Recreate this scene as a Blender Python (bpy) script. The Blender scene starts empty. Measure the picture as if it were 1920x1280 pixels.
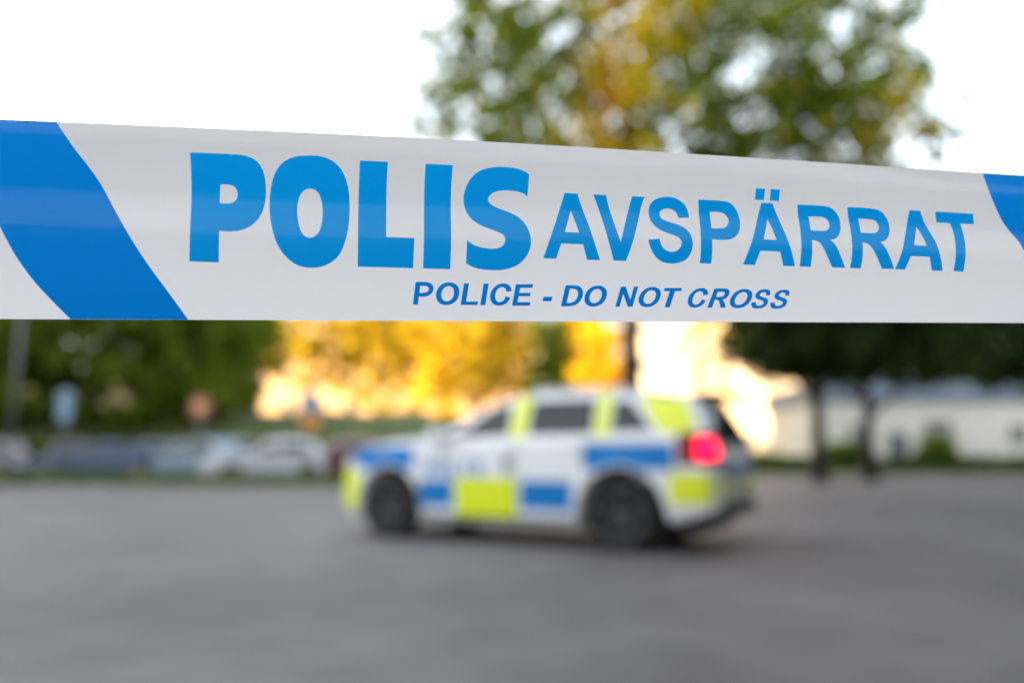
import bpy, bmesh, math, random
import numpy as np
from mathutils import Vector, Matrix
from mathutils.geometry import delaunay_2d_cdt
R = math.radians
rng = np.random.default_rng(7)
random.seed(7)
sc = bpy.context.scene
COL = sc.collection

# ------------------------------------------------------------------ camera, sky, sun
F = 1493.0                       # focal length in pixels of the 1920 wide photograph
CAMH = 0.98
PITCH = math.atan(210.0 / F)
cam_d = bpy.data.cameras.new('camera'); cam = bpy.data.objects.new('camera', cam_d); COL.objects.link(cam)
cam.location = (0, 0, CAMH); cam.rotation_euler = (R(90) + PITCH, 0, 0)
cam_d.sensor_width = 36.0; cam_d.lens = 36.0 * F / 1920.0
cam_d.clip_start = 0.02; cam_d.clip_end = 2000
cam_d.dof.use_dof = True; cam_d.dof.focus_distance = 0.392; cam_d.dof.aperture_fstop = 2.6
sc.camera = cam

SUN_EL, SUN_TX, SUN_TY = R(7.0), 0.93, 0.3676       # light travels towards (+x, +y)
world = bpy.data.worlds.new('World'); sc.world = world; world.use_nodes = True
wt = world.node_tree; wt.nodes.clear()
wo = wt.nodes.new('ShaderNodeOutputWorld'); wb = wt.nodes.new('ShaderNodeBackground')
sky = wt.nodes.new('ShaderNodeTexSky'); sky.sky_type = 'NISHITA'; sky.sun_disc = False
sky.sun_elevation = SUN_EL; sky.sun_rotation = math.atan2(-SUN_TX, -SUN_TY)
sky.air_density = 1.0; sky.dust_density = 2.0; sky.ozone_density = 1.0; sky.altitude = 50
wb.inputs['Strength'].default_value = 0.15
# a thin even veil of pale cloud mixed over the blue
veil = wt.nodes.new('ShaderNodeMix'); veil.data_type = 'RGBA'; veil.inputs['Factor'].default_value = 0.55
veil.inputs['B'].default_value = (3.6, 3.65, 3.9, 1)
wt.links.new(sky.outputs[0], veil.inputs['A']); wt.links.new(veil.outputs['Result'], wb.inputs['Color'])
wt.links.new(wb.outputs[0], wo.inputs[0])

sl = bpy.data.lights.new('sun', 'SUN'); so = bpy.data.objects.new('sun', sl); COL.objects.link(so)
sl.energy = 5.0; sl.angle = R(0.6); sl.color = (1.0, 0.72, 0.42)
so.rotation_euler = Vector((SUN_TX * math.cos(SUN_EL), SUN_TY * math.cos(SUN_EL), -math.sin(SUN_EL))).to_track_quat('-Z', 'Y').to_euler()

sc.view_settings.view_transform = 'Standard'; sc.view_settings.look = 'None'
sc.view_settings.exposure = 2.38; sc.view_settings.gamma = 1; sc.view_settings.use_curve_mapping = False
sc.render.engine = 'CYCLES'; sc.cycles.use_denoising = True
sc.cycles.max_bounces = 8; sc.cycles.transparent_max_bounces = 16

# ------------------------------------------------------------------ helpers
CF = Vector((0, math.cos(PITCH), math.sin(PITCH))); CU = Vector((0, -math.sin(PITCH), math.cos(PITCH)))
def ray(px, py):                  # point at camera depth 1 for a photo pixel
    return Vector((1, 0, 0)) * ((px - 960) / F) + CU * (-(py - 640) / F) + CF
def at(px, py, d):                # d = distance forward (world y)
    r = ray(px, py); return Vector((0, 0, CAMH)) + r * (d / r.y)
def gx(px, d):                    # world x of a photo column at ground level at distance d
    r = ray(px, 850); return r.x * d / r.y

def tag(o, label=None, cat=None, group=None, kind=None):
    if label: o['label'] = label
    if cat: o['category'] = cat
    if group: o['group'] = group
    if kind: o['kind'] = kind
    return o
def empty(name, loc=(0, 0, 0), rz=0):
    o = bpy.data.objects.new(name, None); COL.objects.link(o); o.location = loc; o.rotation_euler = (0, 0, rz)
    o.empty_display_size = .2
    return o
def mesh_obj(name, verts, faces, m, parent=None, smooth=False):
    me = bpy.data.meshes.new(name); me.from_pydata([tuple(v) for v in verts], [], faces)
    if isinstance(m, (list, tuple)):
        for q in m: me.materials.append(q)
    else: me.materials.append(m)
    if smooth: me.shade_smooth()
    me.update()
    o = bpy.data.objects.new(name, me); COL.objects.link(o)
    if parent: o.parent = parent
    return o
class MB:
    def __init__(s): s.v = []; s.f = []
    def add(s, v, f):
        n = len(s.v); s.v += [tuple(p) for p in v]; s.f += [tuple(i + n for i in q) for q in f]; return s
    def box(s, x0, x1, y0, y1, z0, z1, b=0.0):
        if b <= 0:
            v = [(x, y, z) for x in (x0, x1) for y in (y0, y1) for z in (z0, z1)]
            f = [(0, 1, 3, 2), (4, 6, 7, 5), (0, 4, 5, 1), (2, 3, 7, 6), (0, 2, 6, 4), (1, 5, 7, 3)]
            return s.add(v, f)
        bm = bmesh.new(); bmesh.ops.create_cube(bm, size=1)
        for v in bm.verts: v.co = Vector(((x0 + x1) / 2 + v.co.x * (x1 - x0), (y0 + y1) / 2 + v.co.y * (y1 - y0), (z0 + z1) / 2 + v.co.z * (z1 - z0)))
        bmesh.ops.bevel(bm, geom=bm.edges[:], offset=b, segments=2, profile=.5, affect='EDGES')
        bm.verts.index_update(); s.add([v.co[:] for v in bm.verts], [[v.index for v in f.verts] for f in bm.faces]); bm.free(); return s
    def tube(s, pts, rad, n=10, cap=True):
        pts = [Vector(p) for p in pts]; rings = []
        a = None
        for i, p in enumerate(pts):
            d = (pts[min(i + 1, len(pts) - 1)] - pts[max(i - 1, 0)]).normalized()
            if a is None:
                a = Vector((1, 0, 0)) if abs(d.x) < .8 else Vector((0, 1, 0))
            a = (a - d * a.dot(d)).normalized(); b = d.cross(a)
            r = rad[i] if isinstance(rad, (list, tuple)) else rad
            rings.append([p + (a * math.cos(2 * math.pi * k / n) + b * math.sin(2 * math.pi * k / n)) * r for k in range(n)])
        v = [q for rg in rings for q in rg]; f = []
        for i in range(len(pts) - 1):
            for k in range(n):
                f.append((i * n + k, i * n + (k + 1) % n, (i + 1) * n + (k + 1) % n, (i + 1) * n + k))
        if cap: f.append(tuple(range(n))[::-1]); f.append(tuple((len(pts) - 1) * n + k for k in range(n)))
        return s.add(v, f)
    def lathe(s, prof, n=36, axis='y'):           # prof: list of (radius, offset along axis)
        v = []; f = []
        for (r, h) in prof:
            for k in range(n):
                a = 2 * math.pi * k / n; v.append((r * math.cos(a), h, r * math.sin(a)) if axis == 'y' else (r * math.cos(a), r * math.sin(a), h))
        for i in range(len(prof) - 1):
            for k in range(n): f.append((i * n + k, i * n + (k + 1) % n, (i + 1) * n + (k + 1) % n, (i + 1) * n + k))
        return s.add(v, f)
    def build(s, name, m, parent=None, smooth=False): return mesh_obj(name, s.v, s.f, m, parent, smooth)

MATS = {}
def mat(name, col, rough=.6, col2=None, scale=5.0, metal=0, spec=.5, coat=0, emis=None, estr=0, detail=4, bump=0, rvar=0, stretch=None):
    if name in MATS: return MATS[name]
    m = bpy.data.materials.new(name); m.use_nodes = True; t = m.node_tree; b = t.nodes['Principled BSDF']
    b.inputs['Base Color'].default_value = (*col, 1); b.inputs['Roughness'].default_value = rough
    b.inputs['Metallic'].default_value = metal; b.inputs['Specular IOR Level'].default_value = spec
    b.inputs['Coat Weight'].default_value = coat; b.inputs['Coat Roughness'].default_value = .05
    if emis: b.inputs['Emission Color'].default_value = (*emis, 1); b.inputs['Emission Strength'].default_value = estr
    if col2 or bump:
        tc = t.nodes.new('ShaderNodeTexCoord'); n = t.nodes.new('ShaderNodeTexNoise')
        n.inputs['Scale'].default_value = scale; n.inputs['Detail'].default_value = detail
        src = tc.outputs['Object']
        if stretch:
            mp = t.nodes.new('ShaderNodeMapping'); mp.inputs['Scale'].default_value = stretch
            t.links.new(src, mp.inputs[0]); src = mp.outputs[0]
        t.links.new(src, n.inputs['Vector'])
        if col2:
            r = t.nodes.new('ShaderNodeValToRGB'); r.color_ramp.elements[0].position = .35; r.color_ramp.elements[1].position = .65
            r.color_ramp.elements[0].color = (*col, 1); r.color_ramp.elements[1].color = (*col2, 1)
            t.links.new(n.outputs['Fac'], r.inputs[0]); t.links.new(r.outputs[0], b.inputs['Base Color'])
        if bump:
            bp = t.nodes.new('ShaderNodeBump'); bp.inputs['Strength'].default_value = bump
            t.links.new(n.outputs['Fac'], bp.inputs['Height']); t.links.new(bp.outputs[0], b.inputs['Normal'])
    MATS[name] = m; return m

def leaf_mat(name, c1, c2, trans=.52, scale=1.2):
    if name in MATS: return MATS[name]
    m = bpy.data.materials.new(name); m.use_nodes = True; t = m.node_tree; t.nodes.clear()
    o = t.nodes.new('ShaderNodeOutputMaterial'); d = t.nodes.new('ShaderNodeBsdfDiffuse'); tr = t.nodes.new('ShaderNodeBsdfTranslucent')
    mx = t.nodes.new('ShaderNodeMixShader'); mx.inputs[0].default_value = trans
    g = t.nodes.new('ShaderNodeBsdfGlossy'); g.inputs['Roughness'].default_value = .45; g.inputs['Color'].default_value = (.9, .9, .9, 1)
    m2 = t.nodes.new('ShaderNodeMixShader'); m2.inputs[0].default_value = .012
    geo = t.nodes.new('ShaderNodeNewGeometry'); tc = t.nodes.new('ShaderNodeTexCoord')
    n = t.nodes.new('ShaderNodeTexNoise'); n.inputs['Scale'].default_value = scale
    ad = t.nodes.new('ShaderNodeMath'); ad.operation = 'ADD'
    ml = t.nodes.new('ShaderNodeMath'); ml.operation = 'MULTIPLY'; ml.inputs[1].default_value = .5
    r = t.nodes.new('ShaderNodeValToRGB'); r.color_ramp.elements[0].position = .5; r.color_ramp.elements[1].position = 1.0
    r.color_ramp.elements[0].color = (*c1, 1); r.color_ramp.elements[1].color = (*c2, 1)
    t.links.new(tc.outputs['Object'], n.inputs['Vector']); t.links.new(geo.outputs['Random Per Island'], ml.inputs[0])
    t.links.new(ml.outputs[0], ad.inputs[0]); t.links.new(n.outputs['Fac'], ad.inputs[1]); t.links.new(ad.outputs[0], r.inputs[0])
    for q in (d, tr): t.links.new(r.outputs[0], q.inputs['Color'])
    t.links.new(d.outputs[0], mx.inputs[1]); t.links.new(tr.outputs[0], mx.inputs[2])
    t.links.new(mx.outputs[0], m2.inputs[1]); t.links.new(g.outputs[0], m2.inputs[2]); t.links.new(m2.outputs[0], o.inputs[0])
    MATS[name] = m; return m

def film_mat(name, col, trans, rough=.22, spec=.5):
    m = bpy.data.materials.new(name); m.use_nodes = True; t = m.node_tree; t.nodes.clear()
    o = t.nodes.new('ShaderNodeOutputMaterial'); p = t.nodes.new('ShaderNodeBsdfPrincipled'); tr = t.nodes.new('ShaderNodeBsdfTranslucent')
    mx = t.nodes.new('ShaderNodeMixShader'); mx.inputs[0].default_value = trans
    p.inputs['Base Color'].default_value = (*col, 1); p.inputs['Roughness'].default_value = rough; p.inputs['Specular IOR Level'].default_value = spec
    tr.inputs['Color'].default_value = (*col, 1)
    # faint lengthwise draw lines in the plastic
    tc = t.nodes.new('ShaderNodeTexCoord'); mp = t.nodes.new('ShaderNodeMapping'); mp.inputs['Scale'].default_value = (3, 3, 300)
    n = t.nodes.new('ShaderNodeTexNoise'); n.inputs['Scale'].default_value = 1.0; n.inputs['Detail'].default_value = 3
    bp = t.nodes.new('ShaderNodeBump'); bp.inputs['Strength'].default_value = .10; bp.inputs['Distance'].default_value = .0006
    n2 = t.nodes.new('ShaderNodeTexNoise'); n2.inputs['Scale'].default_value = 22.0; n2.inputs['Detail'].default_value = 2
    bp2 = t.nodes.new('ShaderNodeBump'); bp2.inputs['Strength'].default_value = .12; bp2.inputs['Distance'].default_value = .004
    t.links.new(tc.outputs['Object'], mp.inputs[0]); t.links.new(mp.outputs[0], n.inputs['Vector']); t.links.new(n.outputs['Fac'], bp.inputs['Height'])
    t.links.new(tc.outputs['Object'], n2.inputs['Vector']); t.links.new(n2.outputs['Fac'], bp2.inputs['Height'])
    t.links.new(bp.outputs[0], bp2.inputs['Normal']); t.links.new(bp2.outputs[0], p.inputs['Normal'])
    t.links.new(p.outputs[0], mx.inputs[1]); t.links.new(tr.outputs[0], mx.inputs[2]); t.links.new(mx.outputs[0], o.inputs[0])
    return m

# ------------------------------------------------------------------ ground and setting
def sheet(name, poly, z, m, kind='structure'):
    o = mesh_obj(name, [(x, y, z) for x, y in poly], [tuple(range(len(poly)))], m); o['kind'] = kind; return o

def asphalt_mat(name, base, dark):
    m = bpy.data.materials.new(name); m.use_nodes = True; t = m.node_tree; b = t.nodes['Principled BSDF']
    tc = t.nodes.new('ShaderNodeTexCoord')
    def noise(s, det=5, stretch=None):
        n = t.nodes.new('ShaderNodeTexNoise'); n.inputs['Scale'].default_value = s; n.inputs['Detail'].default_value = det
        if stretch:
            mp = t.nodes.new('ShaderNodeMapping'); mp.inputs['Scale'].default_value = stretch; mp.inputs['Rotation'].default_value = (0, 0, .35)
            t.links.new(tc.outputs['Object'], mp.inputs[0]); t.links.new(mp.outputs[0], n.inputs['Vector'])
        else: t.links.new(tc.outputs['Object'], n.inputs['Vector'])
        return n
    big = noise(.30, 4, (.8, 1.05, 1)); mid = noise(1.9, 6); fine = noise(95, 2)
    r1 = t.nodes.new('ShaderNodeValToRGB'); r1.color_ramp.elements[0].position = .38; r1.color_ramp.elements[1].position = .62
    r1.color_ramp.elements[0].color = (*dark, 1); r1.color_ramp.elements[1].color = (*base, 1)
    mx = t.nodes.new('ShaderNodeMix'); mx.data_type = 'RGBA'; mx.blend_type = 'OVERLAY'; mx.inputs['Factor'].default_value = .45
    mx2 = t.nodes.new('ShaderNodeMix'); mx2.data_type = 'RGBA'; mx2.blend_type = 'OVERLAY'; mx2.inputs['Factor'].default_value = .5
    t.links.new(big.outputs['Fac'], r1.inputs[0]); t.links.new(r1.outputs[0], mx.inputs['A']); t.links.new(mid.outputs['Fac'], mx.inputs['B'])
    t.links.new(mx.outputs['Result'], mx2.inputs['A']); t.links.new(fine.outputs['Fac'], mx2.inputs['B'])
    t.links.new(mx2.outputs['Result'], b.inputs['Base Color']); b.inputs['Roughness'].default_value = .72
    bp = t.nodes.new('ShaderNodeBump'); bp.inputs['Strength'].default_value = .35; bp.inputs['Distance'].default_value = .01
    t.links.new(fine.outputs['Fac'], bp.inputs['Height']); t.links.new(bp.outputs[0], b.inputs['Normal'])
    return m
M_asph = asphalt_mat('asphalt', (.156, .147, .149), (.105, .098, .098))
M_asph2 = asphalt_mat('asphalt_lot', (.12, .12, .13), (.09, .09, .095))
M_dirt = mat('gravel_ground', (.13, .10, .088), .95, (.18, .14, .125), 1.2, bump=.3)
M_grassbase = mat('grass_ground', (.045, .085, .018), .95, (.10, .11, .03), 1.5, bump=.3)
M_kerb = mat('kerb_stone', (.33, .32, .31), .85, (.24, .235, .23), 6, bump=.2)

g = sheet('ground', [(-900, -900), (900, -900), (900, 900), (-900, 900)], 0, M_grassbase)
X_SPLIT = gx(655, 22.3)
# the asphalt yard: reaches further back on the right, under the trees
sheet('road', [(-60, -40), (60, -40), (60, 31.5), (9.0, 29.0), (6.0, 26.0), (-4.0, 22.6), (-60, 22.3)], .008, M_asph)
sheet('gravel_path', [(4.6, 25.6), (9.0, 29.0), (60, 31.5), (60, 40), (6.0, 39.5), (3.8, 31)], .012, M_dirt)
sheet('parking_area', [(-60, 25.4), (-3.4, 25.4), (2.5, 29), (2.5, 35), (-60, 35)], .006, M_asph2)
kb = MB()
xs = np.arange(-40, -4.4, .8)
for x in xs: kb.box(x + .004, x + .794, 22.42, 22.56, -.05, .10, .012)
kb.build('kerb', M_kerb)['kind'] = 'structure'

def grass_stuff(name, label, x0, x1, y0, y1, n, h, m, z=0.0):
    x = rng.uniform(x0, x1, n); y = rng.uniform(y0, y1, n); hh = h * rng.uniform(.4, 1.3, n); a = rng.uniform(0, math.pi, n); w = .02 + .02 * rng.random(n)
    lx = rng.normal(0, .35, n) * hh; ly = rng.normal(0, .35, n) * hh
    V = np.empty((n, 3, 3)); 
    V[:, 0] = np.stack([x - np.cos(a) * w, y - np.sin(a) * w, np.full(n, z)], 1); V[:, 1] = np.stack([x + np.cos(a) * w, y + np.sin(a) * w, np.full(n, z)], 1)
    V[:, 2] = np.stack([x + lx, y + ly, z + hh], 1)
    o = np_mesh(name, V.reshape(-1, 3), 3, n, m); tag(o, label, 'grass', kind='stuff'); return o
def np_mesh(name, V, k, n, m, parent=None, midx=None):
    me = bpy.data.meshes.new(name); me.vertices.add(len(V)); me.vertices.foreach_set('co', V.astype(np.float32).ravel())
    me.loops.add(n * k); me.loops.foreach_set('vertex_index', np.arange(n * k, dtype=np.int32))
    me.polygons.add(n); me.polygons.foreach_set('loop_start', np.arange(0, n * k, k, dtype=np.int32))
    for q in (m if isinstance(m, (list, tuple)) else [m]): me.materials.append(q)
    if midx is not None: me.polygons.foreach_set('material_index', midx.astype(np.int32))
    me.update(calc_edges=True)
    o = bpy.data.objects.new(name, me); COL.objects.link(o)
    if parent: o.parent = parent
    return o
L_grass = leaf_mat('grass_blades', (.06, .12, .018), (.18, .23, .05), .3, .6)
grass_stuff('grass', 'strip of rough green grass between the road and the parked cars', -26, -4.2, 22.6, 25.3, 60000, .34, L_grass)
grass_stuff('grass', 'strip of green grass in front of the pale building behind the right hand trees', 5.0, 30, 37.5, 41, 16000, .25, L_grass)

# ------------------------------------------------------------------ foliage
def leaves(name, clumps, per, size, mats, parent, spread=.55, midx_fn=None, flat=.7):
    """clumps: array (n,4) centre + radius"""
    C = np.repeat(clumps, per, axis=0); n = len(C)
    d = rng.normal(0, 1, (n, 3)); d /= np.linalg.norm(d, axis=1)[:, None]; r = C[:, 3] * rng.random(n) ** spread
    P = C[:, :3] + d * r[:, None] * np.array([1, 1, flat])
    a = rng.normal(0, 1, (n, 3)); a /= np.linalg.norm(a, axis=1)[:, None]
    b = rng.normal(0, 1, (n, 3)); b -= a * (a * b).sum(1)[:, None]; b /= np.linalg.norm(b, axis=1)[:, None]
    s = size * rng.uniform(.6, 1.35, n)
    V = np.stack([P - a * s[:, None], P + b * (s * .55)[:, None], P + a * s[:, None], P - b * (s * .55)[:, None]], 1)
    mi = None
    if midx_fn is not None: mi = midx_fn(P)
    return np_mesh(name, V.reshape(-1, 3), 4, n, mats, parent, mi)

M_bark = mat('bark', (.055, .042, .034), .95, (.10, .08, .065), 9, bump=.6, stretch=(3, 3, .6))
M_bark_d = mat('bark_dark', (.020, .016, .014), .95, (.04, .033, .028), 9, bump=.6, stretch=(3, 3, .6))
def ellipsoid_clumps(n, c, rad, rmin, rmax, shell=.45, lo=None):
    d = rng.normal(0, 1, (n, 3)); d /= np.linalg.norm(d, axis=1)[:, None]
    r = rng.random(n) ** shell
    P = np.array(c) + d * r[:, None] * np.array(rad)
    P += rng.normal(0, .12, P.shape) * np.array(rad)
    if lo is not None: P = P[P[:, 2] > lo]
    return np.column_stack([P, rng.uniform(rmin, rmax, len(P))])
def tree(name, label, x, y, h, cw, base, lmats, nclump, per, size, trunk_r, group=None, cr=(.35, .8), bark=None, lean=0, midx_fn=None, clumps=None, nlimb=7, cat='tree', cx=0, lo=None):
    t = tag(empty(name, (x, y, 0)), label, cat, group)
    cz = (h + base) / 2
    mb = MB(); top = h * .82
    pts = [(0, 0, -.1), (.02, 0, .15)] + [(lean * k / 8 + random.uniform(-.05, .05), random.uniform(-.05, .05), .15 + (top - .15) * k / 8) for k in range(1, 9)]
    rad = [trunk_r * 1.45, trunk_r * 1.15] + [trunk_r * (1 - .85 * k / 8) for k in range(1, 9)]
    mb.tube(pts, rad, 12)
    for k in range(nlimb):
        z0 = base * .85 + (top - base) * (k / nlimb) * .8; a = k * 2.4 + random.random(); L = cw * .5 * random.uniform(.6, .95) * (1 - .35 * k / nlimb)
        fr = min(1, z0 / top); s0 = Vector((lean * fr, 0, z0)); r0 = trunk_r * (1 - .8 * fr) * .6
        p = [s0 + Vector((math.cos(a) * L * u + cx * u * .7, math.sin(a) * L * u, (h - base) * .28 * (u ** .8) + random.uniform(-.1, .1))) for u in (0, .25, .5, .75, 1)]
        mb.tube(p, [r0, r0 * .8, r0 * .6, r0 * .4, r0 * .15], 7)
        for q in range(2):
            e = p[2 + q]; a2 = a + random.choice((-1, 1)) * random.uniform(.5, 1.1)
            mb.tube([e, e + Vector((math.cos(a2) * L * .25, math.sin(a2) * L * .25, .3)), e + Vector((math.cos(a2) * L * .5, math.sin(a2) * L * .5, .7))], [r0 * .4, r0 * .25, r0 * .08], 6)
    mb.build('trunk', bark or M_bark, t, True)
    if clumps is None: clumps = ellipsoid_clumps(nclump, (cx, 0, cz), (cw / 2, cw / 2, (h - base) / 2), *cr, lo=lo)
    leaves('crown', clumps, per, size, lmats, t, midx_fn=midx_fn)
    return t

L_green = leaf_mat('leaf_green', (.070, .13, .006), (.27, .34, .022))
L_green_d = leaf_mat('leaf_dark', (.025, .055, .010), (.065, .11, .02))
L_yellow = leaf_mat('leaf_yellow', (.66, .46, .01), (.88, .70, .04))
L_orange = leaf_mat('leaf_orange', (.66, .24, .02), (.80, .42, .04))
L_gold = leaf_mat('leaf_gold', (.50, .38, .015), (.82, .64, .035))
L_mid = leaf_mat('leaf_mid', (.085, .15, .008), (.22, .28, .02))

# --- the big tree behind the police car
BT = (gx(1187, 18.0), 18.0)
cl = ellipsoid_clumps(1500, (.95, 0, 8.8), (6.3, 3.4, 7.2), .28, .62, .42, lo=4.9)
cl = np.vstack([cl, ellipsoid_clumps(130, (gx(1585, 18) - BT[0], 0, 9.6), (2.3, 2.6, 3.6), .28, .62, .45, lo=6.0)])
voids = [(1405, 150, .6, .75), (1020, 215, .5, .4), (1275, 235, .4, .55), (1770, 40, .95, 1.4)]
keep = np.ones(len(cl), bool)
for (px, py, rx, rz) in voids:
    p = at(px, py, 18.0); dx = (cl[:, 0] + BT[0] - p.x) / rx; dz = (cl[:, 2] - p.z) / rz
    keep &= (dx * dx + dz * dz) > 1
cl = cl[keep & (cl[:, 0] + BT[0] < gx(1765, 18)) & (cl[:, 0] + BT[0] > gx(775, 18))]
def big_mi(P):
    x = P[:, 0] + BT[0]; z = P[:, 2]
    c = gx(1165, 18) + .35 * np.sin(z * 1.25 + .6); w = .86 + .38 * np.sin(z * 2.3 + P[:, 1]) + rng.normal(0, .32, len(P))
    mi = np.zeros(len(P)); inb = np.abs(x - c - .12 * (z - 9)) < w; mi[inb] = 1
    mi[inb & (x < c + .1) & (rng.random(len(P)) < .4) & (np.abs(x - c + .1) < .4)] = 2
    d2 = (x - gx(1665, 18)) ** 2 + (z - at(1665, 270, 18).z) ** 2
    mi[(d2 < .55) & (rng.random(len(P)) < .8)] = 1
    mi[(mi == 0) & (rng.random(len(P)) < .05)] = 1
    return mi
tree('deciduous_tree', 'tall tree with a yellow streak in its green crown, its trunk behind the police car', BT[0], BT[1], 14.8, 11.5, 5.0,
     [L_green, L_yellow, L_orange], 0, 25, .125, .27, bark=M_bark_d, midx_fn=big_mi, clumps=cl, nlimb=9, cx=1.1)

# --- dark trees on the right
for (px, d, h, cw, base, tr, lb) in [
        (1535, 27.5, 9.0, 6.6, 2.6, .27, 'dark green tree right of the police car, left of two close trunks'),
        (1630, 28.5, 8.8, 9.0, 2.6, .24, 'dark green tree with the thinner right hand trunk of the close pair'),
        (2010, 30.0, 9.0, 9.6, 2.8, .20, 'dark green tree at the right edge before the pale building'),
        (2300, 27.0, 8.6, 8.0, 3.0, .2, 'dark green tree furthest right beyond the photo edge')]:
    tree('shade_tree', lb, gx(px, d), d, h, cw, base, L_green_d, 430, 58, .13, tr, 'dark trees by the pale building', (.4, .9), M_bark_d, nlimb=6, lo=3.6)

# --- green trees on the left behind the parked cars
for i, (px, d, h, cw, base, lb) in enumerate([
        (-260, 37, 11, 9, 1.6, 'broad green tree beyond the left edge behind the parked cars'),
        (-20, 36, 11.5, 8.5, 1.8, 'leftmost green tree behind the lamp post'),
        (175, 38, 12.5, 8.5, 1.6, 'big green tree behind the pale blue parking sign'),
        (330, 36.5, 11.5, 7.0, 1.5, 'green tree behind the round red sign'),
        (415, 41, 11.0, 5.0, 1.8, 'green tree beside the golden trees at their left end')]):
    tree('green_tree', lb, gx(px, d), d, h, cw, base, L_mid, 330, 60, .15, .22, 'green trees behind the parked cars', (.45, .95), nlimb=6)

# --- golden trees, far, catching the low sun
for i, (px, d, h, cw, base, lb) in enumerate([
        (475, 69, 15.0, 7.0, 7.5, 'thin golden tree at the left end of the sunlit row, close to the green trees'),
        (560, 71, 16.5, 9.0, 6.5, 'golden tree second in the sunlit row, above the blue and orange sign'),
        (700, 72, 17.0, 9.0, 4.6, 'golden tree above the dark red parked car'),
        (830, 70, 16.5, 9.0, 4.0, 'golden tree above the bonnet of the police car'),
        (950, 73, 17.0, 8.0, 4.8, 'golden tree above the windscreen of the police car'),
        (1110, 70, 16.0, 6.6, 3.0, 'bright yellow tree just left of the dark trunk over the car roof')]):
    tree('golden_tree', lb, gx(px, d), d, h, cw, base, [L_gold, L_yellow][i == 5], (90, 130, 270, 350, 230, 380)[i], 52, .21, .2, 'golden trees in the low sun', (.5, 1.0), nlimb=5)
tree('young_tree', 'thin young yellow tree in front of the glowing cream block', gx(1330, 55), 55, 11.5, 5.5, 2.5, L_gold, 45, 34, .15, .10, None, (.35, .75), nlimb=5)
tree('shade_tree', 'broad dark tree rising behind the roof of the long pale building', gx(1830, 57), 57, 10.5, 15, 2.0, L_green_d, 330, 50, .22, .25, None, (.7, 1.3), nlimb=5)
tree('green_tree', 'yellow green tree in the gap between the golden trees', gx(1035, 50), 50, 10.5, 3.4, 1.6, L_mid, 120, 60, .15, .14, None, (.4, .8), nlimb=5)

# --- hedge bank behind the parked cars
def shrub(name, label, x0, x1, y, depth, h, m, n, per=70, size=.10, group=None, cat='hedge'):
    t = tag(empty(name, ((x0 + x1) / 2, y, 0)), label, cat, group); w = x1 - x0
    P = np.column_stack([rng.uniform(-w / 2, w / 2, n), rng.uniform(-depth / 2, depth / 2, n), rng.random(n) ** .7 * h * .85, rng.uniform(.25, .45, n)])
    P[:, 2] += .15
    leaves('foliage', P, per, size, m, t)
    return t
for (px, w, h_, lb) in [(1588, 1.7, 1.5, 'rounded green bush between the two close dark trunks'), (1765, 1.6, 1.9, 'tall green bush against the pale wall right of the two dark trunks'), (1445, 2.6, .9, 'low wide bush just behind the tail of the police car')]:
    shrub('bush', lb, gx(px, 41) - w / 2, gx(px, 41) + w / 2, 41.2, 1.1, h_, L_green, 60, 70, .10, 'bushes along the pale building', 'bush')
M_bank = mat('bank_grass', (.045, .07, .014), .95, (.085, .10, .025), .7, bump=.4)
bx = np.linspace(-48, 1.5, 34); prof = [(33.2, 0), (34.2, .9), (36, 2.0), (38, 2.75), (40, 3.05), (42.2, 3.05), (42.6, 0)]
bv = [(x, y + .25 * math.sin(x * .7 + k), max(-.05, z * min(1, (1.5 - x) / 6 + .02) + (.12 * math.sin(x * 1.3 + k * 2) if z else -.05))) for x in bx for k, (y, z) in enumerate(prof)]
mesh_obj('hill', bv, [(i * 7 + k, (i + 1) * 7 + k, (i + 1) * 7 + k + 1, i * 7 + k + 1) for i in range(len(bx) - 1) for k in range(6)], M_bank, None, True)['kind'] = 'structure'
shrub('hedge', 'low green hedge at the foot of the grassy bank behind the parked cars', gx(-350, 33.5), gx(800, 33.5), 33.5, 1.2, 1.3, L_green, 420, 80, .12)
shrub('hedge', 'taller olive green hedge left of and behind the police car bonnet', gx(560, 44), gx(1010, 44), 44, 2.0, 3.1, L_mid, 380, 90, .14)
shrub('hedge', 'dark low hedge in front of the long pale building', gx(1390, 39), gx(2150, 39), 40.2, 1.2, .62, L_green_d, 330, 70, .10)

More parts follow.
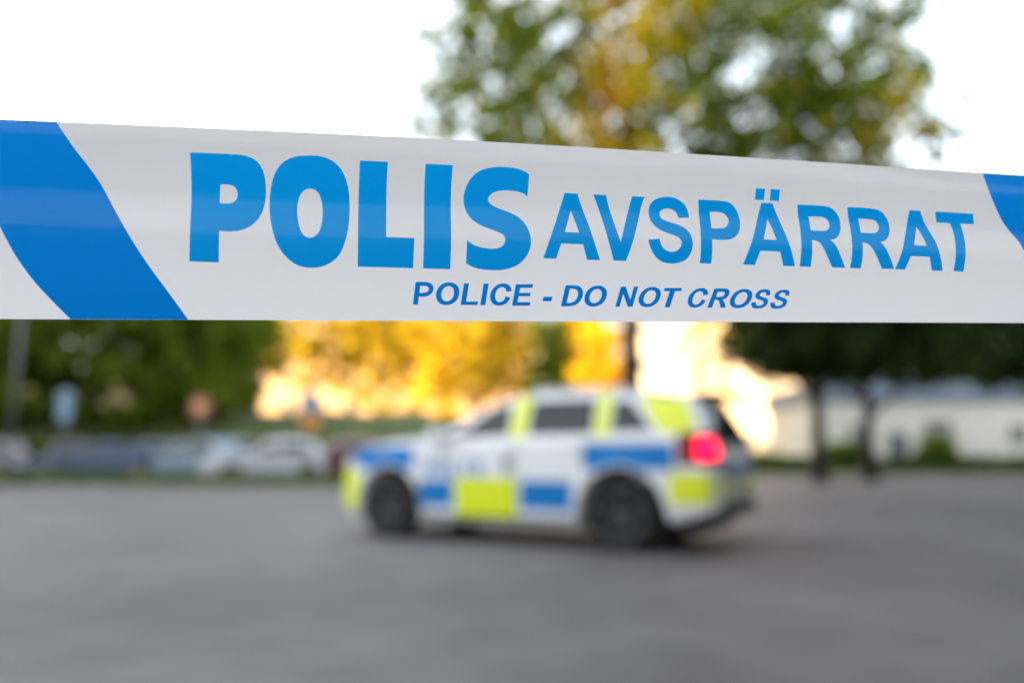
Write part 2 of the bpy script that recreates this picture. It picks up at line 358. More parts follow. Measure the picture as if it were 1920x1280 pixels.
# ------------------------------------------------------------------ buildings
def wmat(name, c1, c2): return mat(name, c1, .85, c2, 1.6, bump=.05)
M_cream = wmat('render_cream', (.70, .59, .46), (.62, .51, .38))
M_white = wmat('render_white', (.80, .77, .72), (.70, .68, .64))
M_wall_r = wmat('render_greige', (.70, .68, .60), (.58, .56, .50))
M_brick = wmat('render_orange', (.80, .55, .34), (.72, .46, .26))
M_pale = wmat('render_pale', (.52, .53, .46), (.46, .47, .40))
M_roof = mat('roof_grey', (.10, .115, .14), .7, (.14, .155, .18), 3)
M_band = mat('roof_band', (.20, .25, .31), .6, (.15, .20, .26), 1.2)
M_frame = mat('window_frame', (.6, .6, .58), .5)
M_glass = mat('window_glass', (.03, .035, .04), .06, spec=.8)
def building(name, label, x0, x1, y, depth, h, m, wins, roof=M_roof, over=.3, fascia=.45, rz=0, door=None):
    t = tag(empty(name, ((x0 + x1) / 2, y, 0), rz), label, 'building'); w = (x1 - x0) / 2
    MB().box(-w, w, 0, depth, 0, h).build('wall', m, t)
    MB().box(-w - over, w + over, -over, depth + over, h + .003, h + fascia, .03).build('roof', roof, t)
    proto = None
    for (wx, wz, ww, wh) in wins:
        if proto is None or proto[0] != (ww, wh):
            mb = MB(); f = .07
            mb.box(-ww / 2, ww / 2, -.05, -.003, -wh / 2, -wh / 2 + f); mb.box(-ww / 2, ww / 2, -.05, -.003, wh / 2 - f, wh / 2)
            mb.box(-ww / 2, -ww / 2 + f, -.05, -.003, -wh / 2 + f + .001, wh / 2 - f - .001); mb.box(ww / 2 - f, ww / 2, -.05, -.003, -wh / 2 + f + .001, wh / 2 - f - .001)
            mb.box(-.03, .03, -.045, -.003, -wh / 2 + f + .001, wh / 2 - f - .001)
            fr = mb.build('window', M_frame, t); gl = MB().box(-ww / 2 + f, ww / 2 - f, -.02, -.004, -wh / 2 + f, wh / 2 - f).build('pane', M_glass, fr)
            proto = ((ww, wh), fr, gl)
        else:
            fr = proto[1].copy(); COL.objects.link(fr); fr.parent = t
            gl = proto[2].copy(); COL.objects.link(gl); gl.parent = fr
        fr.location = (wx, 0, wz)
    if door:
        dx, dw, dh = door
        d = MB().box(dx - dw / 2, dx + dw / 2, -.05, -.003, .02, dh, .01).build('door', M_roof, t)
        MB().box(dx + dw / 2 - .16, dx + dw / 2 - .06, -.12, -.052, 1.0, 1.04).build('handle', M_frame, d)
    return t
def grid(w, xs, zs, ww, wh): return [(x, z, ww, wh) for z in zs for x in xs]
# sunlit cream block seen between the trunk and the dark trees
bw = 7.6
building('apartment_building', 'cream block glowing in the low sun between the big trunk and the dark trees', gx(1360, 61) - bw, gx(1360, 61) + bw, 61, 12, 14.5, M_cream,
         grid(0, [-bw + 1.6 + 3.9 * k for k in range(4)], (2.0, 5.0, 8.0, 11.0), .9, 1.1), rz=R(-24))
# long low pale building on the right with grey roof band
bx0, bx1 = gx(1545, 43), gx(2350, 43); bw = (bx1 - bx0) / 2
building('low_building', 'long pale single storey building with a grey blue roof band at the right', bx0, bx1, 43, 9, 3.75, M_wall_r,
         [(-bw + 1.9, 2.0, 1.1, 1.2), (-bw + 6.2, 1.75, 1.6, 2.2), (-bw + 10.5, 2.0, 1.1, 1.2), (-bw + 15.5, 2.0, 1.1, 1.2)], M_band, over=.2, fascia=1.05, door=(-bw + 4.0, 1.0, 2.1))
# orange rendered block behind the golden trees
bx0, bx1 = gx(380, 86), gx(1010, 86); bw = (bx1 - bx0) / 2
building('apartment_building', 'orange rendered block in full sun behind the golden trees', bx0, bx1, 86, 12, 15.0, M_brick,
         grid(0, [-bw + 2 + 3.4 * k for k in range(9)], (3.0, 6.0, 9.0, 12.0), 1.3, 1.4))
# pale block behind the green trees at left
bx0, bx1 = gx(-300, 43), gx(420, 43); bw = (bx1 - bx0) / 2
building('apartment_building', 'pale block glimpsed through the green trees at the left', bx0, bx1, 43, 6, 5.0, M_pale,
         grid(0, [-bw + 2 + 3.4 * k for k in range(8)], (2.4,), 1.3, 1.3))
# added block, out of view behind the camera, placed to shade the yard
u = Vector((SUN_TX, SUN_TY)); nn = Vector((-SUN_TY, SUN_TX))
c = u * -50 + nn * 2.5
shade_block = tag(empty('apartment_building', (c.x, c.y, 0), math.atan2(nn.y, nn.x)), 'tall plain block added out of view behind the camera to shade the whole yard', 'building')
MB().box(-42, 42, -6, 6, 0, 24).build('wall', M_white, shade_block); MB().box(-42.4, 42.4, -6.4, 6.4, 24.003, 24.5, .05).build('roof', M_roof, shade_block)

# unseen dark block added past the right edge to cut sky light there
M_clad = mat('dark_cladding', (.055, .045, .04), .85, (.08, .065, .055), 4, bump=.3, stretch=(6, 6, .4))
sh = tag(empty('sky_blocker', (1.68, 1.2, 0), math.atan2(1, .705)), 'dark clad block added out of view at the right to hold back sky light', 'sky_blocker')
MB().box(0, 21, -5, 0, 0, 9.0).build('wall', M_clad, sh); MB().box(-.1, 21.1, -5.1, .05, 9.003, 9.3, .03).build('roof', M_roof, sh)

# unseen flat slab added behind the camera so the tape mirrors a bounded sky band
cn = tag(empty('reflection_slab', (6, -5.2, 0)), 'long flat slab on posts added out of view to shape the reflection on the tape', 'reflection_slab')
MB().box(-22, 22, -3.1, 3.6, 5.45, 5.75, .03).build('roof', M_white, cn)
for k in range(6): MB().tube([(-20 + 8 * k, -2.6, -.05), (-20 + 8 * k, -2.6, 5.448)], .07, 10).build('post', M_roof, cn, True)

# ------------------------------------------------------------------ cars
def smooth_interp(xs, ys):
    xs = np.array(xs, float); ys = np.array(ys, float)
    def f(x):
        a = .05
        return float((np.interp(x - a, xs, ys) + 2 * np.interp(x, xs, ys) + np.interp(x + a, xs, ys)) / 4)
    return f
M_tyre = mat('tyre_rubber', (.018, .018, .019), .85, bump=.1, scale=60)
M_rim = mat('rim_grey', (.16, .16, .17), .35, metal=.8)
M_rim_dark = mat('rim_dark', (.09, .09, .10), .4, metal=.6)
M_black = mat('black_plastic', (.015, .015, .016), .6, bump=.05, scale=80)
M_under = mat('underbody', (.01, .01, .01), .9)
M_cglass = mat('car_glass', (.012, .016, .022), .06, spec=.45)
M_lens = mat('lamp_lens', (.55, .58, .6), .1, spec=.8)
M_redlens = mat('tail_lens', (.22, .004, .01), .25, spec=.3)
M_redlit = mat('tail_lit', (.5, .004, .02), .3, spec=.2, emis=(1.0, .001, .035), estr=1.1)
M_plate = mat('number_plate', (.75, .75, .72), .4)
M_chrome = mat('chrome', (.6, .6, .6), .15, metal=1)

class Car:
    def __init__(s, root, P):
        s.root = root; s.P = P
        s.top = smooth_interp(*zip(*P['top'])); s.hw = smooth_interp(*zip(*P['hw'])); s.bottom = smooth_interp(*zip(*P['bottom']))
        s.belt = P['belt']; s.x0, s.x1 = P['x0'], P['x1']; s.wheels = P['wheels']; s.R = P['arch']; s.zc = P['wr']
    def zarch(s, x):
        z = s.bottom(x)
        for w in s.wheels:
            d = abs(x - w)
            if d < s.R: z = max(z, s.zc + math.sqrt(s.R ** 2 - d * d))
        return z
    def yside(s, x, z):
        w = s.hw(x)
        for wx in s.wheels:                                   # flared arches
            d = math.hypot(x - wx, z - s.zc)
            if d < s.R + .12: w += .018 * max(0, 1 - abs(d - s.R - .03) / .09)
        k = (z - .62); return w * (1 - (.16 * k * k if k < 0 else .12 * k * k))
    def zb(s, x): return min(s.belt(x), s.top(x) - .03 - .35 * max(0, .12 - (s.top(x) - s.belt(x))) * 0)
    def upper(s, x):
        zt = s.top(x); zb = s.zb(x); yb = s.yside(x, zb); h = zt - zb
        zr = zt - min(.10, .45 * h); lean = s.P.get('lean', .40)
        yr = yb - .035 - lean * max(0, zr - zb)
        return yb, zb, yr, zr, zt
    def surf(s, x, k):
        """k 0..1 lower side, 1..2 glasshouse side, 2..3 roof to the centre line"""
        yb, zb, yr, zr, zt = s.upper(x)
        if k <= 1:
            z0 = s.zarch(x); z0 = min(z0, zb - .02); z = z0 + (zb - z0) * k; return Vector((x, s.yside(x, z), z))
        if k <= 2:
            t = k - 1
            if t < .12: q = t / .12; return Vector((x, yb - .035 * q * q, zb + (zr - zb) * .03 * q))
            t = (t - .12) / .88
            return Vector((x, yb - .035 + (yr - yb + .035) * t - .012 * 0 + .012 * math.sin(math.pi * t), zb + (zr - zb) * (.03 + .97 * t)))
        u = k - 2
        return Vector((x, yr * (1 - u), zr + (zt - zr) * (1 - (1 - u) ** 2.3)))
    def shell(s, m):
        xs = list(np.linspace(s.x0, s.x0 + .3, 16)) + list(np.linspace(s.x0 + .32, s.x1 - .32, 120)) + list(np.linspace(s.x1 - .3, s.x1, 16))
        ks = list(np.linspace(0, 1, 12)) + list(np.linspace(1, 2, 10))[1:] + list(np.linspace(2, 3, 8))[1:]
        V = []; Fc = []; n = len(ks); m2 = 2 * n - 1
        rows = []
        for x in xs:
            half = [s.surf(x, k) for k in ks]
            pts = half + [Vector((p.x, -p.y, p.z)) for p in half[-2::-1]]
            inner = []
            rows.append(pts)
        for r in rows:
            a = r[0]; b = r[-1]
            full = [Vector((a.x, a.y - .27, a.z))] + r + [Vector((b.x, b.y + .27, b.z))]
            V += full
        w = m2 + 2
        for i in range(len(xs) - 1):
            for k in range(w): Fc.append((i * w + k, i * w + (k + 1) % w, (i + 1) * w + (k + 1) % w, (i + 1) * w + k))
        Fc.append(tuple(range(w))[::-1]); Fc.append(tuple((len(xs) - 1) * w + k for k in range(w)))
        o = mesh_obj('body', V, Fc, m, s.root, True)
        return o
    def nrm(s, x, k):
        a = s.surf(x + .01, k) - s.surf(x - .01, k); kk = min(max(k, .02), 2.98); b = s.surf(x, kk + .015) - s.surf(x, kk - .015)
        n = a.cross(b) * -1
        if n.length < 1e-9: return Vector((0, 1, 0))
        n.normalize()
        if n.y < 0 and k < 2: n = -n
        if k >= 2 and n.z < 0 and n.y < 0: n = -n
        return n
    def patch(s, name, m, xa, xb, ka, kb, side=(1,), off=.005, nx=14, nk=8, zmode=False, parent=None):
        """xa, xb may be functions of t (0 at ka .. 1 at kb); zmode: ka, kb are heights on the lower side"""
        out = []
        for sd in side:
            V = []; Fc = []
            for i in range(nx + 1):
                for j in range(nk + 1):
                    t = j / nk; A = xa(t) if callable(xa) else xa; B = xb(t) if callable(xb) else xb
                    x = A + (B - A) * i / nx
                    if zmode:
                        zl = max(ka, s.zarch(x) + .035); zh = min(kb, s.zb(x)); z = zl + (max(zh, zl + .001) - zl) * t
                        z0 = s.zarch(x); k = (z - z0) / max(.05, s.zb(x) - z0); k = min(max(k, 0), 1)
                    else: k = ka + (kb - ka) * t
                    p = s.surf(x, k) + s.nrm(x, k) * off
                    V.append(Vector((p.x, p.y * sd, p.z)))
            for i in range(nx):
                for j in range(nk):
                    a = i * (nk + 1) + j; q = (a, a + 1, a + nk + 2, a + nk + 1); Fc.append(q if sd < 0 else q[::-1])
            out.append(mesh_obj(name, V, Fc, m, parent or s.root, True))
        return out
    def wheel(s, x, sd, rim=None):
        rim = rim or M_rim_dark
        y = s.hw(x) - .115; r = s.zc
        T = MB().lathe([(r * .66, .105), (r * .72, .118), (r * .90, .12), (r * .975, .10), (r, .07), (r, -.07), (r * .975, -.10), (r * .9, -.12), (r * .66, -.11)], 40)
        w = empty('wheel', (x, sd * y, r)); w.parent = s.root; w.rotation_euler = (0, 0, 0 if sd > 0 else math.pi)
        T.build('tyre', M_tyre, w, True)
        rb = MB().lathe([(r * .69, .115), (r * .66, .118), (r * .62, .10), (r * .60, .02), (r * .58, -.06), (.001, -.06)], 40)
        for k in range(5):
            a = 2 * math.pi * k / 5 + .3
            for da in (-.13, .13):
                c0 = Vector((math.cos(a) * r * .14, 0, math.sin(a) * r * .14)); c1 = Vector((math.cos(a + da) * r * .62, 0, math.sin(a + da) * r * .62))
                rb.tube([c0 + Vector((0, .085, 0)), (c0 + c1) / 2 + Vector((0, .095, 0)), c1 + Vector((0, .09, 0))], [.026, .022, .02], 6)
        rb.lathe([(r * .20, .07), (r * .19, .10), (r * .1, .108), (.001, .108)], 20)
        rb.build('rim', rim, w, True)
        return w

# glyph data -----------------------------------------------------------------
def path(pts, closed=True, seg=6):
    """points (x,y) are corners, (x,y,1) smooth; Catmull-Rom through the smooth runs"""
    n = len(pts); out = []
    P = [np.array(p[:2], float) for p in pts]; S = [len(p) > 2 for p in pts]
    for i in range(n):
        j = (i + 1) % n; a, b = P[i], P[j]
        if not S[i] and not S[j]:
            out.append(tuple(a)); continue
        ta = (P[j] - P[i - 1]) / 2 if S[i] else None; tb = (P[(j + 1) % n] - P[i]) / 2 if S[j] else None
        L = np.linalg.norm(b - a)
        if ta is not None: ta = ta / (np.linalg.norm(ta) + 1e-9) * L
        if tb is not None: tb = tb / (np.linalg.norm(tb) + 1e-9) * L
        if ta is None: ta = (2 * (b - a) - tb) if tb is not None else b - a
        if tb is None: tb = 2 * (b - a) - ta
        for q in range(seg):
            t = q / seg; h00 = 2 * t ** 3 - 3 * t * t + 1; h10 = t ** 3 - 2 * t * t + t; h01 = -2 * t ** 3 + 3 * t * t; h11 = t ** 3 - t * t
            out.append(tuple(h00 * a + h10 * ta + h01 * b + h11 * tb))
    return out
def ell(cx, cy, rx, ry, n=28, p=2.0):
    o = []
    for k in range(n):
        a = 2 * math.pi * k / n; c, s_ = math.cos(a), math.sin(a)
        o.append((cx + rx * math.copysign(abs(c) ** (2 / p), c), cy + ry * math.copysign(abs(s_) ** (2 / p), s_)))
    return o
# bold grotesque alphabet in a unit box (x 0..1, y 0..1 up)
def U(name):
    S = 1
    if name == 'I': return [[(0, 0), (1, 0), (1, 1), (0, 1)]]
    if name == 'P': return [path([(0, 0), (.27, 0), (.27, .36), (.60, .36, 1), (.86, .45, 1), (1, .68, 1), (.88, .91, 1), (.60, 1, 1), (0, 1)]), path([(.27, .53), (.53, .53, 1), (.72, .61, 1), (.72, .76, 1), (.55, .83, 1), (.27, .83)])]
    if name == 'O': return [ell(.5, .5, .5, .515, p=2.15), ell(.5, .5, .27, .345, p=2.1)]
    if name == 'L': return [[(0, 0), (1, 0), (1, .16), (.30, .16), (.30, 1), (0, 1)]]
    if name == 'C': return [path([(.97, .66), (1.0, .66), (.91, .86, 1), (.74, .98, 1), (.52, 1.015, 1), (.25, .94, 1), (.06, .73, 1), (0, .49, 1), (.07, .23, 1), (.25, .05, 1), (.50, -.015, 1), (.76, .04, 1), (.92, .18, 1), (1.0, .36), (.75, .42), (.68, .22, 1), (.51, .15, 1), (.33, .24, 1), (.25, .49, 1), (.31, .74, 1), (.51, .85, 1), (.67, .78, 1), (.745, .63)])]
    if name == 'E': return [[(0, 0), (1, 0), (1, .165), (.28, .165), (.28, .44), (.92, .44), (.92, .60), (.28, .60), (.28, .835), (.97, .835), (.97, 1), (0, 1)]]
    if name == '-': return [[(0, 0), (1, 0), (1, 1), (0, 1)]]
    if name == 'D': return [path([(0, 0), (.48, 0, 1), (.78, .08, 1), (.96, .30, 1), (1, .51, 1), (.94, .76, 1), (.74, .95, 1), (.46, 1, 1), (0, 1)]), path([(.26, .165), (.46, .165, 1), (.64, .24, 1), (.73, .40, 1), (.73, .62, 1), (.64, .77, 1), (.44, .835, 1), (.26, .835)])]
    if name == 'N': return [[(0, 0), (.25, 0), (.25, .64), (.72, 0), (1, 0), (1, 1), (.75, 1), (.75, .36), (.28, 1), (0, 1)]]
    if name == 'T': return [[(.35, 0), (.65, 0), (.65, .835), (1, .835), (1, 1), (0, 1), (0, .835), (.35, .835)]]
    if name == 'R': return [path([(0, 0), (.26, 0), (.26, .42), (.40, .41, 1), (.52, .33, 1), (.72, 0), (1.02, 0), (.86, .25, 1), (.68, .42), (.86, .52, 1), (.93, .70, 1), (.87, .90, 1), (.66, 1, 1), (0, 1)]), path([(.26, .57), (.52, .575, 1), (.66, .63, 1), (.67, .76, 1), (.56, .835, 1), (.26, .835)])]
    if name == 'S': return [path([(.92, .70), (.86, .88, 1), (.72, .99, 1), (.49, 1.015, 1), (.24, .97, 1), (.08, .83, 1), (.08, .64, 1), (.24, .50, 1), (.52, .42, 1), (.70, .34, 1), (.70, .21, 1), (.52, .14, 1), (.34, .18, 1), (.25, .33), (0, .31), (.08, .12, 1), (.25, .01, 1), (.52, -.015, 1), (.79, .03, 1), (.95, .17, 1), (.95, .38, 1), (.80, .52, 1), (.52, .61, 1), (.33, .68, 1), (.33, .80, 1), (.50, .86, 1), (.63, .82, 1), (.68, .69)])]

# ---- the police car
TH = R(28.0)                        # the car points to the left and away
H = Vector((-math.cos(TH), math.sin(TH), 0))
rear = at(1167, 1030, 8.12); rear.z = 0        # contact of the near rear wheel
M_cwhite = mat('car_white', (.84, .86, .88), .28, (.80, .82, .84), 3, coat=.6)
M_blue = mat('livery_blue', (.003, .20, .56), .4, spec=.3, coat=0)
M_lime = mat('livery_yellow', (.80, .90, .015), .35, coat=.2)
pc_P = dict(x0=-.96, x1=3.76, wheels=(0, 2.865), wr=.37, arch=.47,
    top=[(-.96, .88), (-.945, 1.02), (-.92, 1.16), (-.80, 1.44), (-.76, 1.57), (-.66, 1.60), (-.3, 1.655), (.3, 1.70), (.9, 1.705), (1.3, 1.675), (1.6, 1.60), (1.95, 1.42), (2.3, 1.205), (2.45, 1.17), (2.9, 1.13), (3.3, 1.07), (3.55, .98), (3.68, .87), (3.76, .70)],
    hw=[(-.96, .74), (-.93, .82), (-.85, .88), (-.6, .925), (0, .945), (1.4, .95), (2.8, .94), (3.2, .91), (3.5, .84), (3.66, .74), (3.76, .60)],
    bottom=[(-.96, .42), (-.5, .30), (.4, .24), (2.4, .24), (3.4, .26), (3.76, .34)],
    belt=lambda x: 1.14 + .03 * max(0, .6 - x) if x < 2.3 else 1.14 - .10 * (x - 2.3), lean=.36)
pr = tag(empty('police_car', (rear.x, rear.y, 0)), 'white police estate car with blue and yellow blocks, red tail lamp lit', 'police car')
# local frame: +x forward; the near (left) side is +y
pr.rotation_euler = (0, 0, math.atan2(H.y, H.x))
side_n = Vector((-H.y, H.x, 0))                 # local +y in world
pr.location = Vector((rear.x, rear.y, 0)) - side_n * .90
PC = Car(pr, pc_P)
PC.shell(M_cwhite)
MB().box(-.75, 3.45, -.64, .64, .20, .60, .03).build('underbody', M_under, pr)
for x in (0, 2.865):
    for sd in (1, -1): PC.wheel(x, sd)
B = (1, -1)
for sd in B:   # sill and arch trims
    PC.patch('sill_trim', M_black, .45, 2.42, .24, .31, (sd,), zmode=True, nx=20, nk=2, off=.010)
# glass
for sd in B:
    PC.patch('side_window', M_cglass, lambda t: 1.30 + 0 * t, lambda t: 2.20 - .62 * t, 1.16, 1.90, (sd,), off=.006)
    PC.patch('side_window', M_cglass, .31, 1.06, 1.16, 1.90, (sd,), off=.006)
    PC.patch('side_window', M_cglass, lambda t: -.28, .11, 1.16, 1.88, (sd,), off=.006) if False else PC.patch('side_window', M_cglass, lambda t: -.34 + .26 * t, .11, 1.18, 1.88, (sd,), off=.006)
    # yellow pillars
    PC.patch('pillar_marking', M_lime, lambda t: 1.10 - .03 * t, lambda t: 1.27 - .03 * t, 1.02, 2.12, (sd,), off=.008, nx=4, nk=12)
    PC.patch('pillar_marking', M_lime, .14, .28, 1.02, 2.12, (sd,), off=.008, nx=4, nk=12)
    PC.patch('pillar_marking', M_lime, lambda t: -.78 + .12 * t, lambda t: -.42 + .26 * t, 1.10, 2.0, (sd,), off=.008, nx=8, nk=12)
    # door, fender and quarter markings
    PC.patch('door_marking', M_blue, 1.96, 2.40, .40, .69, (sd,), zmode=True)
    PC.patch('door_marking', M_lime, 1.16, 1.93, .30, .72, (sd,), zmode=True)
    PC.patch('door_marking', M_blue, .52, 1.12, .40, .70, (sd,), zmode=True)
    PC.patch('quarter_marking', M_blue, -.55, .40, .82, 1.08, (sd,), zmode=True, nx=30)
    PC.patch('fender_marking', M_blue, 2.52, 3.52, .80, 1.06, (sd,), zmode=True, nx=34)
    PC.patch('bumper_marking', M_lime, 3.33, 3.72, .34, .78, (sd,), zmode=True, nx=16)
    PC.patch('bumper_marking', M_lime, -.90, -.50, .50, .79, (sd,), zmode=True, nx=20)
    # lamps
    ln = PC.patch('tail_lamp', M_redlens, -.955, -.58, .87, 1.20, (sd,), zmode=True, nx=16, off=.012)[0]
    PC.patch('lamp_glow' if sd > 0 else 'reflector', M_redlit if sd > 0 else M_redlens, -.945, -.77, .94, 1.12, (sd,), zmode=True, nx=12, off=.017, parent=ln)
    PC.patch('headlamp', M_lens, 3.36, 3.66, .80, .93, (sd,), zmode=True, nx=12, off=.012)
    # mirrors
    mr = MB().box(2.05, 2.20, .93, 1.13, 1.10, 1.26, .035).build('mirror', M_cwhite, pr, True)
    if sd < 0: mr.scale = (1, -1, 1)
    # roof rail
    rl = MB(); pts = [PC.surf(x, 2.05) + Vector((0, 0, .045 if -.45 < x < 1.15 else .0)) for x in np.linspace(-.5, 1.2, 12)]
    rl.tube([(p.x, p.y * sd, p.z) for p in pts], .018, 8); rl.build('roof_rail', M_chrome, pr, True)
    # door seams and handles
    for xs_ in (1.19, .36):
        PC.patch('door_seam', M_under, xs_ - .004, xs_ + .004, .33, 1.12, (sd,), zmode=True, nx=1, nk=14, off=.009)
    PC.patch('door_seam', M_under, 2.40, 2.408, .33, 1.08, (sd,), zmode=True, nx=1, nk=14, off=.009)
    for xh in (1.32, .50):
        p = PC.surf(xh, .88); hb = MB().box(xh - .09, xh + .09, p.y + .005, p.y + .035, p.z - .012, p.z + .014, .008).build('door_handle', M_cwhite, pr, True)
        if sd < 0: hb.scale = (1, -1, 1)
# windscreen and rear window (both halves of the roof surface)
def centre_patch(C, name, m, xa, xb, k0=2.12, off=.006, nx=14):
    V = []; Fc = []; ks = list(np.linspace(k0, 3, 8)); cols = [(k, 1) for k in ks] + [(k, -1) for k in ks[-2::-1]]
    for i in range(nx + 1):
        x = xa + (xb - xa) * i / nx
        for k, sd in cols:
            p = C.surf(x, k); nz = C.surf(x + .01, k) - C.surf(x - .01, k); n = Vector((-nz.z, 0, nz.x)).normalized(); p = p + n * off
            V.append((p.x, p.y * sd, p.z))
    w = len(cols)
    for i in range(nx):
        for j in range(w - 1):
            q = (i * w + j, i * w + j + 1, (i + 1) * w + j + 1, (i + 1) * w + j); Fc.append(q[::-1])
    return mesh_obj(name, V, Fc, m, C.root, True)
centre_patch(PC, 'windscreen', M_cglass, 1.52, 2.24)
centre_patch(PC, 'rear_window', M_cglass, -.925, -.80, off=.012)
# spoiler, brake lamp, bumper, number plates, grille
sp = MB().box(-.93, -.66, -.55, .55, 1.575, 1.605, .012).build('spoiler', M_black, pr, True)
MB().box(-.938, -.925, -.18, .18, 1.578, 1.600).build('brake_lamp', M_redlens, sp)
MB().box(-.99, -.80, -.70, .70, .34, .50, .03).build('rear_bumper', M_black, pr, True)
MB().box(-.975, -.962, -.26, .26, .62, .73).build('number_plate', M_plate, pr)
MB().box(-.972, -.962, -.68, .68, .78, .90, .004).build('tailgate_marking', M_blue, pr)
for sd in B: MB().box(-.972, -.962, min(.34 * sd, .70 * sd), max(.34 * sd, .70 * sd), .55, .775, .004).build('tailgate_marking', M_lime, pr)
MB().box(3.762, 3.78, -.42, .42, .42, .66, .008).build('grille', M_black, pr)
MB().box(3.782, 3.79, -.26, .26, .46, .57).build('number_plate', M_plate, pr)
# door lettering and crest
def flat_text(C, word, x_start, x_end, z0, z1, m, name):
    V = []; Fc = []
    n = len(word); gap = .12; adv = 1.0 / (n + 0.0)
    for sd in (1, -1):
        V = []; Fc = []
        for i, ch in enumerate(word):
            a = i * adv; b = a + adv * .82
            if ch == 'I': a += adv * .25; b = a + adv * .3
            loops = U(ch); pts = []; ed = []
            for lp in loops:
                k0 = len(pts); pts += lp; ed += [(k0 + q, k0 + (q + 1) % len(lp)) for q in range(len(lp))]
            co, _, fs, *_ = delaunay_2d_cdt([Vector(p) for p in pts], ed, [], 0, 1e-6)
            base = len(V)
            for c_ in co:
                u_ = a + (b - a) * c_.x
                x = (x_start - (x_start - x_end) * u_) if sd > 0 else (x_end + (x_start - x_end) * u_)
                z = z0 + (z1 - z0) * c_.y; V.append((x, sd * (C.yside(x, z) + .009), z))
            for f in fs:
                cx_ = sum((co[q] for q in f), Vector((0, 0))) / len(f)
                if inside(cx_, loops): Fc.append([q + base for q in f])
        mesh_obj(name, V, Fc, m, C.root)
def inside(p, loops):
    c_ = False
    for lp in loops:
        n = len(lp)
        for i in range(n):
            x1, y1 = lp[i]; x2, y2 = lp[(i + 1) % n]
            if (y1 > p[1]) != (y2 > p[1]) and p[0] < (x2 - x1) * (p[1] - y1) / (y2 - y1) + x1: c_ = not c_
    return c_
flat_text(PC, 'POLIS', 2.32, 1.55, .74, .90, M_blue, 'door_lettering')
M_crest = mat('crest_grey', (.25, .30, .25), .5)
for sd in B:
    cr_ = []
    for k in range(24):
        a = 2 * math.pi * k / 24; rr = .075 * (1 + .12 * math.cos(6 * a)); x = 1.28 + rr * .8 * math.cos(a); z = .86 + rr * 1.2 * math.sin(a)
        cr_.append((x, sd * (PC.yside(x, z) + .009), z))
    mesh_obj('crest', cr_, [tuple(range(24))[::-sd]], M_crest, pr)

# ---- parked cars
def paint(name, c, rough=.3): return mat(name, c, rough, coat=.6)
def parked(label, px, d, rz, kind, pmat):
    if kind == 'hatch':
        top = [(-.72, .80), (-.70, .95), (-.62, 1.12), (-.45, 1.36), (-.3, 1.44), (.3, 1.49), (.9, 1.48), (1.3, 1.40), (1.9, 1.10), (2.05, 1.02), (2.5, .97), (2.9, .90), (3.2, .80), (3.32, .62)]; x0, x1, wb = -.72, 3.32, 2.55
    elif kind == 'sedan':
        top = [(-1.0, .80), (-.96, .95), (-.6, 1.04), (-.35, 1.07), (.1, 1.30), (.35, 1.38), (.8, 1.44), (1.2, 1.42), (1.5, 1.34), (2.1, 1.06), (2.25, 1.0), (2.8, .94), (3.3, .84), (3.5, .74), (3.6, .60)]; x0, x1, wb = -1.0, 3.6, 2.7
    else:
        top = [(-.95, .85), (-.92, 1.05), (-.86, 1.25), (-.74, 1.42), (-.55, 1.48), (.3, 1.52), (1.0, 1.50), (1.4, 1.40), (2.05, 1.08), (2.2, 1.02), (2.8, .95), (3.3, .85), (3.5, .74), (3.62, .60)]; x0, x1, wb = -.95, 3.62, 2.75
    P = dict(x0=x0, x1=x1, wheels=(0, wb), wr=.32, arch=.375, top=top,
             hw=[(x0, .66), (x0 + .08, .78), (x0 + .35, .86), (.2, .89), (wb - .3, .89), (wb + .25, .86), (x1 - .25, .76), (x1 - .08, .66), (x1, .52)],
             bottom=[(x0, .38), (x0 + .4, .26), (.4, .22), (wb, .22), (x1, .30)], belt=lambda x: .96 if x < 1.8 else .96 - .05 * (x - 1.8), lean=.42)
    r = tag(empty('parked_car', (gx(px, d), d, .006)), label, 'car', 'cars parked behind the grass strip')
    C = Car(r, P); C.shell(pmat)
    MB().box(x0 + .25, x1 - .3, -.6, .6, .18, .5, .03).build('underbody', M_under, r)
    mid = 1.0
    for sd in (1, -1):
        C.patch('side_window', M_cglass, mid + .05, lambda t: 1.85 - .42 * t, 1.16, 1.88, (sd,), off=.006, nx=8, nk=5)
        xr = .05 if kind == 'sedan' else -.1
        C.patch('side_window', M_cglass, lambda t: xr + .3 * t, mid - .03, 1.16, 1.88, (sd,), off=.006, nx=8, nk=5)
        C.patch('tail_lamp', M_redlens, x0 + .015, x0 + .2, .72, .9, (sd,), zmode=True, nx=6, nk=4, off=.01)
        C.patch('headlamp', M_lens, x1 - .38, x1 - .1, .60, .74, (sd,), zmode=True, nx=6, nk=4, off=.01)
        mr = MB().box(1.66, 1.78, .86, 1.02, .95, 1.07, .03).build('mirror', pmat, r, True)
        if sd < 0: mr.scale = (1, -1, 1)
        C.wheel(0, sd, M_chrome); C.wheel(wb, sd, M_chrome)
    centre_patch(C, 'windscreen', M_cglass, 1.42, 2.02, nx=8)
    centre_patch(C, 'rear_window', M_cglass, *( (-.28, .3) if kind == 'sedan' else (x0 + .06, x0 + .24)), nx=8, off=.01)
    MB().box(x0 - .015, x0 - .003, -.26, .26, .52, .62).build('number_plate', M_plate, r)
    MB().box(x1 + .003, x1 + .015, -.26, .26, .42, .52).build('number_plate', M_plate, r)
    r.rotation_euler = (0, 0, rz); return r
parked('pale grey hatchback parked furthest left, half out of the photo', 20, 27.6, R(200), 'hatch', paint('paint_grey', (.20, .19, .20)))
parked('near black car parked behind the pale blue parking sign', 140, 27.2, R(118), 'hatch', paint('paint_black', (.02, .022, .025)))
